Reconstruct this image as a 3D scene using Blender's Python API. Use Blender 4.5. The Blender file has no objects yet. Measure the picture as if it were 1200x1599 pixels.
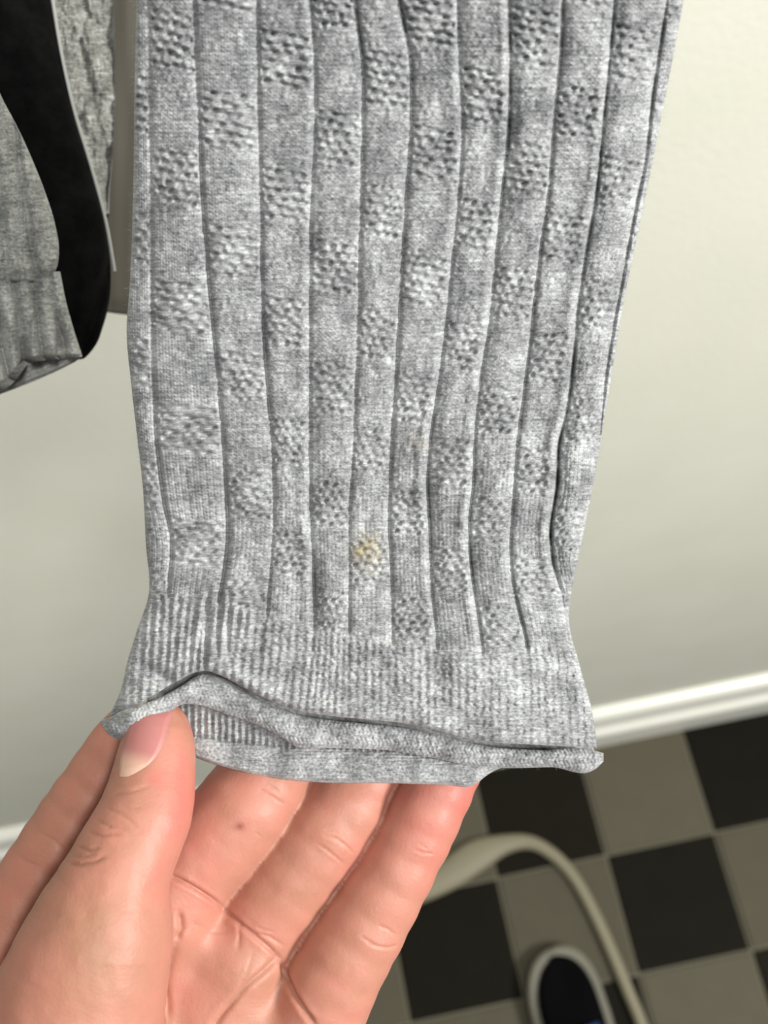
import bpy, bmesh, math, random
import numpy as np
from mathutils import Matrix, Vector
rnd = random.Random(5)
nrng = np.random.default_rng(7)
S = bpy.context.scene
COL = S.collection

# ------------------------------------------------------------------ camera
F = 1700.0                       # focal length in pixels of the 1200x1599 frame
H = 1.5                          # camera height above the floor
M = np.array([[0.9807742952, 0.1899205214, 0.0448550711],
              [-0.1909252646, 0.8863272047, 0.4218668387],
              [-0.0403649002, 0.4223201177, -0.9055475653]])   # columns: right, up, forward
CAM = np.array([0, 0, H])
cd = bpy.data.cameras.new('camera'); cam = bpy.data.objects.new('camera', cd); COL.objects.link(cam)
mw = np.eye(4); mw[:3, 0] = M[:, 0]; mw[:3, 1] = M[:, 1]; mw[:3, 2] = -M[:, 2]; mw[:3, 3] = CAM
cam.matrix_world = Matrix(mw.tolist())
cd.sensor_fit = 'VERTICAL'; cd.sensor_height = 36; cd.sensor_width = 36
cd.lens = F / 1599 * 36
cd.clip_start = 0.01; cd.clip_end = 50
cd.dof.use_dof = True; cd.dof.focus_distance = 0.226; cd.dof.aperture_fstop = cd.lens / 2.1
S.camera = cam

# ------------------------------------------------------------------ light and exposure
W = bpy.data.worlds.new('world'); S.world = W; W.use_nodes = True
W.node_tree.nodes['Background'].inputs[0].default_value = (0.98, 0.99, 1.0, 1)
W.node_tree.nodes['Background'].inputs[1].default_value = 0.22
def area(name, loc, target, size, power, color):
    l = bpy.data.lights.new(name, 'AREA'); l.shape = 'DISK'; l.size = size; l.energy = power; l.color = color
    o = bpy.data.objects.new(name, l); COL.objects.link(o); o.location = loc
    o.rotation_euler = (Vector(target) - Vector(loc)).to_track_quat('-Z', 'Y').to_euler()
    return o
area('ceiling_light', (0.30, -0.42, 2.55), (0.0, 0.1, 1.1), 0.20, 12, (1.0, 0.975, 0.93))
area('raking_light', (1.35, -0.70, 2.15), (0.0, 0.1, 1.1), 0.45, 50, (1.0, 0.98, 0.94))  # added lamp out of frame, set at the right to rake the knit relief
vs = S.view_settings
vs.view_transform = 'Standard'; vs.look = 'None'; vs.gamma = 1; vs.use_curve_mapping = False
vs.exposure = 0.0

# ------------------------------------------------------------------ helpers
def P(px, py, d):
    """world point seen along pixel (px,py) at depth d (arrays allowed)"""
    px, py, d = np.broadcast_arrays(np.asarray(px, float), np.asarray(py, float), np.asarray(d, float))
    L = np.stack([(px - 600) / F * d, -(py - 799.5) / F * d, d], -1)
    return CAM + L @ M.T
def pix(X):
    L = (X - CAM) @ M
    return 600 + F * L[..., 0] / L[..., 2], 799.5 - F * L[..., 1] / L[..., 2], L[..., 2]
def lin(c):
    c = np.array(c, float) / 255
    return tuple(np.where(c <= .04045, c / 12.92, ((c + .055) / 1.055) ** 2.4)) + (1,)
def ip(x, pts):
    a = np.array(pts, float); return np.interp(x, a[:, 0], a[:, 1])
def spl(x, pts):
    """smooth (monotone-ish) interpolation"""
    a = np.array(pts, float); X = a[:, 0]; Y = a[:, 1]
    m = np.gradient(Y, X)
    x = np.asarray(x, float); xc = np.clip(x, X[0], X[-1])
    i = np.clip(np.searchsorted(X, xc) - 1, 0, len(X) - 2)
    h = X[i + 1] - X[i]; t = (xc - X[i]) / h
    return ((2*t**3-3*t**2+1)*Y[i] + (t**3-2*t**2+t)*h*m[i] + (-2*t**3+3*t**2)*Y[i+1] + (t**3-t**2)*h*m[i+1]
            + np.where(x < X[0], (x-X[0])*m[0], 0) + np.where(x > X[-1], (x-X[-1])*m[-1], 0))
def sstep(a, b, x):
    t = np.clip((x - a) / (b - a), 0, 1); return t * t * (3 - 2 * t)
def vnoise(x, y, seed=0):
    """smooth value noise in [-1,1]"""
    xi = np.floor(x).astype(int); yi = np.floor(y).astype(int); fx = x - xi; fy = y - yi
    fx = fx*fx*(3-2*fx); fy = fy*fy*(3-2*fy)
    def h(a, b):
        n = (a * 374761393 + b * 668265263 + seed * 974711) & 0x7fffffff
        n = ((n ^ (n >> 13)) * 1274126177) & 0x7fffffff
        return ((n ^ (n >> 16)) & 0xffff) / 32767.5 - 1
    return (h(xi, yi)*(1-fx)+h(xi+1, yi)*fx)*(1-fy) + (h(xi, yi+1)*(1-fx)+h(xi+1, yi+1)*fx)*fy
def tag(o, label=None, cat=None, group=None, kind=None):
    if label: o['label'] = label
    if cat: o['category'] = cat
    if group: o['group'] = group
    if kind: o['kind'] = kind
    return o
def empty(name, loc):
    o = bpy.data.objects.new(name, None); o.empty_display_size = .02; COL.objects.link(o); o.location = loc
    return o
def link(name, me, mat, parent=None):
    o = bpy.data.objects.new(name, me); COL.objects.link(o)
    if mat: me.materials.append(mat)
    if parent:
        o.parent = parent
        o.matrix_parent_inverse = Matrix.Translation(parent.location).inverted()
    return o
def raw_mesh(name, V, Q, uv=None, attrs=None, smooth=True):
    me = bpy.data.meshes.new(name); V = np.ascontiguousarray(V, np.float32).reshape(-1, 3); Q = np.ascontiguousarray(Q, np.int32)
    k = Q.shape[1]
    me.vertices.add(len(V)); me.vertices.foreach_set('co', V.ravel())
    me.loops.add(Q.size); me.loops.foreach_set('vertex_index', Q.ravel())
    me.polygons.add(len(Q)); me.polygons.foreach_set('loop_start', np.arange(0, Q.size, k, dtype=np.int32))
    me.polygons.foreach_set('loop_total', np.full(len(Q), k, np.int32))
    me.polygons.foreach_set('use_smooth', np.full(len(Q), smooth, bool))
    if uv is not None:
        l = me.uv_layers.new(name='UVMap'); l.data.foreach_set('uv', np.ascontiguousarray(uv.reshape(-1, 2)[Q.ravel()], np.float32).ravel())
    for n, a in (attrs or {}).items():
        at = me.attributes.new(n, 'FLOAT', 'POINT'); at.data.foreach_set('value', np.ascontiguousarray(a, np.float32).ravel())
    me.update(calc_edges=True); me.validate()
    return me
def grid_faces(ny, nx, off=0, flip=False):
    i = np.arange(ny - 1)[:, None] * nx + np.arange(nx - 1)[None] + off
    q = np.stack([i, i + nx, i + nx + 1, i + 1], -1).reshape(-1, 4)     # y down: facing the viewer
    return q[:, ::-1] if flip else q
def bm_obj(name, bm, mat, parent=None, smooth=False):
    bmesh.ops.recalc_face_normals(bm, faces=bm.faces)
    me = bpy.data.meshes.new(name); bm.to_mesh(me); bm.free()
    if smooth:
        for p in me.polygons: p.use_smooth = True
    return link(name, me, mat, parent)

# ------------------------------------------------------------------ materials
def mat(name, color, rough=.6, **kw):
    m = bpy.data.materials.new(name); m.use_nodes = True
    b = m.node_tree.nodes['Principled BSDF']; b.inputs['Base Color'].default_value = color; b.inputs['Roughness'].default_value = rough
    for k, v in kw.items(): b.inputs[k.replace('_', ' ')].default_value = v
    return m
class N:
    def __init__(s, m): s.t = m.node_tree; s.b = s.t.nodes['Principled BSDF']
    def n(s, typ, ins=None, **props):
        o = s.t.nodes.new(typ)
        for k, v in props.items(): setattr(o, k, v)
        for k, v in (ins or {}).items():
            if isinstance(v, bpy.types.NodeSocket): s.t.links.new(v, o.inputs[k])
            else: o.inputs[k].default_value = v
        return o
    def ma(s, op, a, b=0., c=0.):
        return s.n('ShaderNodeMath', {0: a, 1: b, 2: c}, operation=op).outputs[0]
    def lk(s, a, b): s.t.links.new(a, b)
    def ramp(s, fac, stops):
        r = s.n('ShaderNodeValToRGB', {0: fac}); e = r.color_ramp.elements
        e[0].position, e[0].color = stops[0]; e[1].position, e[1].color = stops[-1]
        for p, c in stops[1:-1]:
            q = e.new(p); q.color = c
        return r.outputs[0]

def knit_material(name, dark, mid, light, scale=1.0):
    """heathered wool yarn: blotches and flecks of lighter and darker fibre; uv is in stitches"""
    m = mat(name, mid, .92); k = N(m)
    uv = k.n('ShaderNodeUVMap', uv_map='UVMap').outputs[0]
    def noise(sx, sy, det=3., rough=.6, skew=0.):
        mp = k.n('ShaderNodeMapping', {'Vector': uv, 'Scale': (sx, sy, 1), 'Rotation': (0, 0, skew)})
        return k.n('ShaderNodeTexNoise', {'Vector': mp.outputs[0], 'Scale': 1.0, 'Detail': det, 'Roughness': rough}).outputs[0]
    a = noise(.16 * scale, .10 * scale, 3, .65)            # blotches
    b = noise(.30 * scale, 1.0 * scale, 3, .65, .25)        # yarn dashes running along the rows
    c = noise(1.3 * scale, 1.6 * scale, 2, .7)             # flecks
    v = k.ma('MULTIPLY', a, .50); v = k.ma('MULTIPLY_ADD', b, .36, v); v = k.ma('MULTIPLY_ADD', c, .42, v)
    colr = k.ramp(v, [(.50, dark), (.64, mid), (.80, light)])
    at = k.n('ShaderNodeAttribute', attribute_name='stain').outputs['Fac']
    mx = k.n('ShaderNodeMix', {0: k.ma('MULTIPLY', at, .6), 6: colr, 7: lin((196, 178, 120))}, data_type='RGBA')
    k.lk(mx.outputs[2], k.b.inputs['Base Color'])
    fz = noise(5, 5, 2, .7)
    bp = k.n('ShaderNodeBump', {'Height': fz, 'Strength': .5, 'Distance': .00025})
    k.lk(bp.outputs[0], k.b.inputs['Normal'])
    k.b.inputs['Sheen Weight'].default_value = .25; k.b.inputs['Sheen Roughness'].default_value = .5
    k.b.inputs['Specular IOR Level'].default_value = .15
    return m
WOOL = knit_material('grey_heather_wool', lin((92, 94, 96)), lin((140, 142, 144)), lin((190, 193, 194)))
WOOL2 = knit_material('grey_heather_wool_far', lin((96, 98, 97)), lin((146, 148, 145)), lin((196, 198, 194)))
WOOL3 = knit_material('shaded_heather_wool', lin((70, 71, 67)), lin((115, 116, 111)), lin((170, 171, 166)))  # darker copy of the wool, the panel's shade put into its colour

def fabric_black():
    m = mat('black_fleece', (.0035, .0035, .004, 1), .95); k = N(m)
    tc = k.n('ShaderNodeTexCoord').outputs['Object']
    n = k.n('ShaderNodeTexNoise', {'Vector': tc, 'Scale': 160., 'Detail': 4., 'Roughness': .7}).outputs[0]
    k.lk(k.ramp(n, [(.4, (.0010, .0010, .0011, 1)), (.7, (.0042, .0042, .0045, 1))]), k.b.inputs['Base Color'])
    k.lk(k.n('ShaderNodeBump', {'Height': n, 'Strength': .8, 'Distance': .001}).outputs[0], k.b.inputs['Normal'])
    k.b.inputs['Specular IOR Level'].default_value = .1
    return m
BLACK = fabric_black()

def skin_material():
    m = mat('skin', lin((214, 158, 134)), .5); k = N(m)
    tc = k.n('ShaderNodeTexCoord').outputs['Object']
    at = k.n('ShaderNodeAttribute', attribute_name='redness').outputs['Fac']
    n1 = k.n('ShaderNodeTexNoise', {'Vector': tc, 'Scale': 85., 'Detail': 4., 'Roughness': .6}).outputs[0]
    n2 = k.n('ShaderNodeTexNoise', {'Vector': tc, 'Scale': 700., 'Detail': 3., 'Roughness': .6}).outputs[0]
    f = k.ma('ADD', at, k.ma('MULTIPLY', k.ma('SUBTRACT', n1, .5), .9))
    f = k.ma('ADD', f, k.ma('MULTIPLY', k.ma('SUBTRACT', n2, .5), .25))
    c = k.ramp(f, [(0., lin((154, 112, 90))), (.45, lin((174, 119, 102))), (1., lin((182, 103, 94)))])
    mo = k.n('ShaderNodeAttribute', attribute_name='mole').outputs['Fac']
    mx = k.n('ShaderNodeMix', {0: mo, 6: c, 7: lin((130, 72, 60))}, data_type='RGBA')
    k.lk(mx.outputs[2], k.b.inputs['Base Color'])
    mp = k.n('ShaderNodeTexVoronoi', {'Vector': tc, 'Scale': 1400.}, feature='F1').outputs[0]
    h = k.ma('ADD', k.ma('MULTIPLY', mp, .5), n2)
    k.lk(k.n('ShaderNodeBump', {'Height': h, 'Strength': .22, 'Distance': .0003}).outputs[0], k.b.inputs['Normal'])
    k.b.inputs['Subsurface Weight'].default_value = .42
    k.b.inputs['Subsurface Radius'].default_value = (1.0, .45, .3)
    k.b.inputs['Subsurface Scale'].default_value = .0035
    k.b.inputs['Specular IOR Level'].default_value = .4
    return m
SKIN = skin_material()
def wall_material():
    m = mat('wall_paint', lin((216, 217, 202)), .75); k = N(m)
    tc = k.n('ShaderNodeTexCoord').outputs['Object']
    n = k.n('ShaderNodeTexNoise', {'Vector': tc, 'Scale': 14., 'Detail': 4.}).outputs[0]
    k.lk(k.ramp(n, [(.3, lin((221, 222, 206))), (.7, lin((226, 226, 212)))]), k.b.inputs['Base Color'])
    n2 = k.n('ShaderNodeTexNoise', {'Vector': tc, 'Scale': 220., 'Detail': 3.}).outputs[0]
    k.lk(k.n('ShaderNodeBump', {'Height': n2, 'Strength': .15, 'Distance': .001}).outputs[0], k.b.inputs['Normal'])
    return m
WALL = wall_material()
TRIM = mat('white_gloss_paint', lin((246, 246, 234)), .35)
def tile_material(name, c1, c2, rough):
    m = mat(name, c1, rough); k = N(m)
    oi = k.n('ShaderNodeObjectInfo').outputs['Random']
    tc = k.n('ShaderNodeNewGeometry').outputs['Position']
    n = k.n('ShaderNodeTexNoise', {'Vector': tc, 'Scale': 30., 'Detail': 5., 'Roughness': .6}).outputs[0]
    f = k.ma('ADD', k.ma('MULTIPLY', oi, .5), k.ma('MULTIPLY', n, .5))
    k.b.inputs['Specular IOR Level'].default_value = .06
    k.lk(k.ramp(f, [(.2, c1), (.8, c2)]), k.b.inputs['Base Color'])
    return m
TDARK = tile_material('dark_floor_tile', lin((20, 18, 12)), lin((30, 27, 20)), .6)
TLIGHT = tile_material('light_floor_tile', lin((85, 81, 68)), lin((95, 91, 77)), .55)
GROUT = mat('grout', lin((108, 104, 88)), .9)

# ------------------------------------------------------------------ structure: wall, baseboard, floor
WY = 0.3125; TILE = 0.146987; X0 = 0.118835; Y0 = 0.294819
def box(bm, a, b):
    vs_ = [bm.verts.new((x, y, z)) for x in (a[0], b[0]) for y in (a[1], b[1]) for z in (a[2], b[2])]
    for f in ((0,1,3,2),(4,6,7,5),(0,4,5,1),(2,3,7,6),(0,2,6,4),(1,5,7,3)): bm.faces.new([vs_[i] for i in f])
bm = bmesh.new(); box(bm, (-2.2, WY, 0), (2.2, WY + .12, 2.7)); tag(bm_obj('wall_back', bm, WALL), kind='structure')
def profile_x(name, pts, x0, x1, m):
    bm = bmesh.new(); A = [bm.verts.new((x0, y, z)) for y, z in pts]; B = [bm.verts.new((x1, y, z)) for y, z in pts]
    n = len(pts)
    for i in range(n): bm.faces.new([A[i], A[(i+1) % n], B[(i+1) % n], B[i]])
    bm.faces.new(A); bm.faces.new(B)
    return bm_obj(name, bm, m)
prof = [(WY, 0), (.2875, 0), (.2875, .062), (.2885, .068), (.291, .072), (.2945, .0745), (.2965, .078), (.2975, .084), (.2985, .108), (.2975, .113),
        (.298, .118), (.3005, .1225), (.304, .125), (.308, .1265), (WY, .127)]
o = profile_x('baseboard_back', prof, -2.2, 2.2, TRIM); tag(o, kind='structure')
bm = bmesh.new(); box(bm, (-2.2, -1.9, -.06), (2.2, WY + .12, -.0035))
floor = tag(bm_obj('floor', bm, GROUT), kind='structure')
def tile_mesh(name, m):
    bm = bmesh.new(); bmesh.ops.create_cube(bm, size=1)
    for v in bm.verts: v.co = Vector((v.co.x * (TILE - .0035), v.co.y * (TILE - .0035), v.co.z * .006))
    top = [e for e in bm.edges if all(v.co.z > 0 for v in e.verts)]
    bmesh.ops.bevel(bm, geom=top, offset=.0015, segments=2, affect='EDGES')
    me = bpy.data.meshes.new(name); bm.to_mesh(me); bm.free(); me.materials.append(m); return me
tm = (tile_mesh('dark_tile', TDARK), tile_mesh('light_tile', TLIGHT))
for j in range(-0, 6):
    for i in range(-6, 6):
        k = (i + j) % 2
        t = bpy.data.objects.new('tile', tm[k]); COL.objects.link(t); t.parent = floor
        x = X0 + (i + .5) * TILE; y = Y0 - (j + .5) * TILE
        t.location = (x, y, -.003 + rnd.uniform(-.0003, .0003))

# ------------------------------------------------------------------ main sleeve
# left and right outlines (y -> x) in the photograph, groove lines between the ribs
SL = [(-260, 214), (0, 213), (150, 210), (300, 208), (440, 203), (520, 198), (600, 205), (680, 214), (760, 223), (850, 228), (930, 232), (985, 214), (1030, 200), (1080, 188), (1118, 172), (1145, 166)]
SR = [(-260, 1112), (0, 1068), (150, 1040), (300, 1010), (470, 975), (620, 950), (750, 928), (880, 902), (930, 892), (965, 889), (1040, 906), (1110, 925), (1150, 931), (1175, 933)]
LN = [
 [(-260, 225), (0, 232), (300, 236), (600, 240), (700, 246), (780, 256), (850, 268), (930, 262), (1000, 258), (1180, 245)],
 [(-260, 300), (0, 303), (100, 307), (200, 312), (300, 316), (420, 325), (560, 338), (640, 345), (740, 352), (850, 355), (925, 345), (1000, 330), (1180, 325)],
 [(-260, 398), (0, 402), (200, 405), (330, 408), (480, 410), (600, 418), (700, 425), (800, 428), (920, 420), (1180, 395)],
 [(-260, 478), (0, 485), (100, 492), (200, 492), (300, 487), (400, 485), (550, 484), (700, 484), (800, 485), (900, 490), (980, 490), (1180, 468)],
 [(-260, 545), (0, 555), (100, 567), (200, 567), (300, 565), (400, 562), (500, 560), (600, 556), (700, 552), (800, 546), (900, 546), (1180, 540)],
 [(-260, 612), (0, 624), (90, 641), (180, 643), (300, 635), (420, 628), (560, 620), (700, 612), (800, 608), (900, 612), (1000, 613), (1180, 612)],
 [(-260, 710), (0, 715), (100, 718), (200, 722), (300, 717), (420, 705), (520, 695), (600, 685), (660, 676), (740, 668), (830, 672), (900, 673), (1000, 682), (1180, 684)],
 [(-260, 795), (0, 795), (100, 797), (200, 795), (300, 785), (400, 775), (500, 765), (600, 750), (680, 742), (750, 740), (820, 733), (900, 738), (1000, 752), (1180, 757)],
 [(-260, 890), (0, 880), (80, 877), (200, 865), (300, 858), (380, 846), (430, 840), (520, 830), (620, 818), (700, 808), (780, 802), (850, 798), (920, 803), (1000, 822), (1180, 830)],
 [(-260, 975), (0, 960), (100, 952), (200, 942), (300, 932), (400, 915), (480, 903), (560, 896), (640, 886), (690, 874), (760, 870), (830, 860), (880, 864), (930, 878), (1000, 888), (1180, 902)],
 [(-260, 1075), (0, 1042), (150, 1020), (250, 1008), (330, 992), (420, 975), (500, 960), (600, 945), (680, 938), (800, 925), (880, 915), (1000, 940), (1180, 970)],
]
STR = [ # strength of each groove, by y
 [(0, .2), (550, .5), (650, 1.3), (860, 1.4), (930, .6), (1180, .3)],
 [(0, .5), (180, 1.0), (300, 1.5), (700, 1.2), (760, 1.6), (900, 1.6), (1180, .5)],
 [(0, .6), (450, .9), (540, 1.6), (620, 1.3), (700, .9), (1180, .3)],
 [(0, 1.2), (300, .9), (700, .8), (800, 1.2), (900, 2.2), (970, 1.4), (1180, .1)],
 [(0, 1.1), (400, .7), (1000, .5), (1180, .1)],
 [(0, 1.4), (250, .9), (480, 1.0), (700, .7), (840, 1.1), (960, .7), (1180, .1)],
 [(0, .8), (500, .8), (620, 1.2), (720, 1.8), (950, 1.3), (1180, .1)],
 [(0, 1.3), (200, 1.5), (400, .8), (600, 1.0), (700, 1.1), (780, 1.8), (980, 1.8), (1030, .5), (1180, .1)],
 [(0, 1.0), (400, .8), (700, 1.2), (760, .9), (930, 1.3), (1000, 1.5), (1040, .4), (1180, .1)],
 [(0, 1.3), (400, 1.4), (600, 1.8), (700, 2.8), (860, 2.8), (900, 1.8), (930, .2), (1180, .1)],
 [(0, .9), (300, 1.2), (500, 1.0), (700, .7), (900, .2), (1180, .1)],
]
GAP = [(150, 1144), (175, 1122), (205, 1106), (245, 1082), (280, 1062), (305, 1050), (325, 1048), (345, 1055), (370, 1068), (400, 1084), (430, 1097), (460, 1108), (520, 1118), (560, 1122), (620, 1128), (680, 1140), (720, 1151), (760, 1158), (840, 1163), (945, 1168)]
CUFFTOP = [(150, 950), (235, 934), (300, 930), (345, 940), (400, 955), (450, 972), (520, 988), (600, 1002), (680, 1012), (750, 1020), (820, 1012), (900, 996), (960, 990)]
def ribcoord(px, py):
    L = [spl(py, l) for l in LN]
    r = np.full(px.shape, -1.0)
    g = np.zeros(px.shape)
    for k in range(len(L) - 1):
        m = px >= L[k]
        r = np.where(m, k - 1 + np.clip((px - L[k]) / (L[k+1] - L[k]), 0, 1.0), r)
    m = px < L[0]; r = np.where(m, -1 + (px - L[0]) / 78., r)
    m = px > L[-1]; r = np.where(m, len(L) - 2 + (px - L[-1]) / 72., r)
    for k, l in enumerate(L):
        s = ip(py, STR[k]); dx = px - l
        g += s * (np.exp(-(dx / 3.2) ** 2) * 1.25 * (1 + .4 * vnoise(py / 22, px * 0 + k, 80 + k)) + .30 * np.exp(-(dx / 11.) ** 2))
        if k in (3, 6, 7, 9):        # the fold steps: one lip lies over the other
            g += -s * .55 * np.exp(-((dx + 10) / 9.) ** 2) + .35 * s * np.exp(-((dx - 8) / 10.) ** 2)
    return r, g
def vcoord(py): return -np.log(np.maximum(1 - .062 * py / 222, .05)) / .062   # pattern repeats down the sleeve
def sleeve_depth(py):
    return spl(py, [(-260, .165), (0, .184), (300, .200), (600, .214), (900, .226), (1050, .2305), (1180, .2325)])
def moss(px, py, r, v, seed, size):
    """raised knots with slanting holes between, in stitch cells"""
    b = v * size[1]; bi = np.floor(b); best = np.zeros(px.shape); knot = np.zeros(px.shape)
    for db in (-1, 0, 1):
        cb = bi + db
        a = r * size[0] + .5 * (cb % 2); ai = np.floor(a)
        for da in (-1, 0, 1):
            ca = ai + da
            jx = vnoise(ca * 1.37 + 11, cb * 1.91, seed) * .34; jy = vnoise(ca * 1.77, cb * 1.13 + 7, seed + 1) * .30
            am = .85 + .6 * vnoise(ca * 2.1, cb * 1.7, seed + 2)
            x = a - ca - .5 - jx; y = b - cb - .5 - jy; th = -.6 + .5 * vnoise(ca * 1.3, cb * 2.3, seed + 3)
            X = x * np.cos(th) + y * np.sin(th); Y = -x * np.sin(th) + y * np.cos(th)
            best = np.maximum(best, am * np.exp(-(X / .36) ** 2 - (Y / .20) ** 2))
            X2 = x - .12; Y2 = y + .48
            knot = np.maximum(knot, (1.1 - .4 * am) * np.exp(-(X2 / .34) ** 2 - (Y2 / .26) ** 2))
    return knot * .6 - best
def sleeve_front(y_of, ny, nx, part):
    """front face of the sleeve: returns positions, uv and rim rows. y_of(x, t) gives py"""
    t = np.linspace(0, 1, ny)[:, None]; s0 = np.linspace(-1, 1, nx)[None]
    s = np.sign(s0) * (1 - (1 - np.abs(s0)) ** 1.25)          # a few more columns toward the sides
    py = np.broadcast_to(1150 * t, (ny, nx)).copy()
    for _ in range(6):
        l = spl(py, SL); r_ = spl(py, SR); px = (l + r_) / 2 + (r_ - l) / 2 * s
        py = y_of(px, t)
    l = spl(py, SL); r_ = spl(py, SR); px = (l + r_) / 2 + (r_ - l) / 2 * s
    R, G = ribcoord(px, py); V = vcoord(py)
    d = sleeve_depth(py)
    mm = d / F                                                # metres per pixel
    edge = .0065 * (1 - (1 - np.clip(np.abs(s), 0, 1) ** 3.2) ** .45)
    d = d + edge
    # soft waves of the cloth
    d = d + .0011 * vnoise(px / 150 + 3, py / 190, 3) + .00055 * vnoise(px / 60, py / 95 + 5, 4)
    cuff = sstep(-6, 8, py - spl(px, CUFFTOP))
    rise = np.zeros_like(px)
    # rib panels: pillow between the grooves
    fr = R - np.floor(R)
    rise += .00045 * (1 - np.abs(2 * fr - 1) ** 3) * (1 - cuff)
    rise -= .00085 * G * (1 - .85 * cuff)
    # moss blocks, alternating
    k = np.floor(R); yy = py - (px - 520) * .19 * (1 - py / 1900)
    v2 = vcoord(yy); vc = vcoord(215.)
    ph = v2 - vc - np.where(k % 2 == 0, 0, .5); ph = ph - np.round(ph)
    win = sstep(.235, .185, np.abs(ph)) * sstep(.02, .10, fr) * sstep(.98, .90, fr) * (1 - cuff)
    win = win * sstep(-1.6, -1.2, R)
    mo = moss(px, py, R, v2, 21, (4.2, 14.0))
    amp = 1 + .35 * (py < 600) * 0
    rise += win * (.00092 * mo - .00005)
    # plain stitches: V shaped legs
    wal = R * 10; rows = V * 30
    fw = wal - np.floor(wal); leg = np.abs(np.sin(2 * np.pi * fw))
    slant = rows + np.abs(fw - .5) * 1.3
    st = (.55 + .45 * np.cos(2 * np.pi * slant)) * leg ** .6
    ir = vnoise(wal * .9, rows * .8, 9) * .7 + 1
    rise += .00016 * vnoise(wal * 1.3, rows * 1.1 + wal * .5, 10) + .00019 * st * ir * (1 - .75 * win) * (1 - .6 * cuff)
    col = .5 - .5 * np.cos(2 * np.pi * fw)
    rise += .00010 * col * sstep(500, 850, py) * (1 - win) * (1 - cuff)
    # cuff ribbing
    cr = R * 5.8
    amp = spl(np.clip(px, 200, 940), [(200, .00015), (320, .00030), (420, .00019), (600, .00013), (940, .00011)])
    rise += cuff * amp * (np.cos(2 * np.pi * cr) * (1 + .3 * vnoise(cr, py / 20, 15)))
    rise += cuff * .00022 * vnoise(cr * 2.6, py / 4.2, 14)
    # gathers where the side seam meets the cuff
    for x0, w, a in ((322, 4.5, 1.9), (341, 4, 1.3), (357, 4, 1.2), (300, 5, .6), (372, 5, .5), (405, 5, .45)):
        xx = x0 - (py - 990) * .05 * (1 if x0 < 330 else .6)
        rise -= .00075 * a * np.exp(-((px - xx) / w) ** 2) * sstep(905, 945, py) * sstep(1062, 1010, py)
    # ridge at the join of body and cuff
    dc = py - spl(px, CUFFTOP)
    rise += .0004 * np.exp(-((dc - 8) / 9.) ** 2) - .0004 * np.exp(-((dc + 8) / 7.) ** 2)
    # finger pushing from inside on the left, and the fold beside it
    rise += .0022 * np.exp(-((px - 225) / 55.) ** 2 - ((py - 1130) / 60.) ** 2)
    rise -= .0030 * np.exp(-(((px - 268) * .86 + (py - 1068) * .5) / 40.) ** 2 - ((-(px - 268) * .5 + (py - 1068) * .86) / 11.) ** 2)
    rise -= .0035 * np.exp(-((px - 184) / 13.) ** 2 - ((py - 1116) / 13.) ** 2)
    # lower lip turns in
    dg = spl(px, GAP) - py
    rise -= .0016 * (1 - np.sqrt(np.clip(1 - (1 - np.clip(dg / 9., 0, 1)) ** 2, 0, 1))) * sstep(240, 330, px)
    rise += .0016 * np.exp(-((dg - 8) / 16.) ** 2) * sstep(300, 420, px)
    rise *= np.clip((1 - np.abs(s)) / .012, 0.15, 1)
    d = d - rise
    return P(px, py, d), np.stack([R * 10, V * 30], -1), px, py, d
tube = empty('knitted_sleeve', tuple(P(570, 1150, .24)))
tag(tube, 'large light grey ribbed knit sleeve with knotted stitch blocks, its cuff held by the hand', 'sleeve')
gapf = lambda x: spl(np.clip(x, 150, 945), GAP)
cuf = lambda x: spl(np.clip(x, 150, 960), CUFFTOP)
NX = 500
V1, uv1, px1, py1, d1 = sleeve_front(lambda x, t: -240 + t * (cuf(x) + 240), 760, NX, 'body')
V2, uv2, px2, py2, d2_ = sleeve_front(lambda x, t: cuf(x) + t * (gapf(x) - cuf(x)), 110, NX, 'cuff')
V2[0] = V1[-1]
def back_rows(Vf, px, py, d, thick=.011, nb=24):
    """rear face of the tube, joined along both side edges"""
    L = Vf[:, 0]; R_ = Vf[:, -1]
    u = np.linspace(0, 1, nb)[None, :, None]
    B = L[:, None] * (1 - u) + R_[:, None] * u
    B = B + M[:, 2] * (thick * np.sin(np.pi * u) ** .6)
    return B
def tube_mesh(name, Vf, uvf, px, py, d, step):
    ny, nx = Vf.shape[:2]; nb = 24; B = back_rows(Vf, px, py, d)
    uvb = np.stack(np.broadcast_arrays(np.linspace(0, 90, nb)[None], uvf[:, :1, 1]), -1)
    V = np.concatenate([Vf.reshape(-1, 3), B.reshape(-1, 3)]); uv = np.concatenate([uvf.reshape(-1, 2), uvb.reshape(-1, 2)])
    Q = np.concatenate([grid_faces(ny, nx), grid_faces(ny, nb, ny * nx, True)])
    stain = np.zeros(len(V)); X, Y = px.ravel(), py.ravel()
    stain[:X.size] = np.exp(-((X - 574) / 20.) ** 2 - ((Y - 862) / 26.) ** 2) * (.6 + .5 * vnoise(X / 7, Y / 7, 90)) + .35 * np.exp(-((X - 655) / 14.) ** 2 - ((Y - 690) / 12.) ** 2) * (.6 + .5 * vnoise(X / 7, Y / 7, 91))
    return raw_mesh(name, V, Q, uv, {'stain': stain})
link('sleeve_body', tube_mesh('sleeve_body', V1, uv1, px1, py1, d1, 1), WOOL, tube)
# cuff: front only, its rear is the inner band below
link('cuff', raw_mesh('cuff', V2, grid_faces(*V2.shape[:2]), uv2), WOOL, tube)

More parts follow.
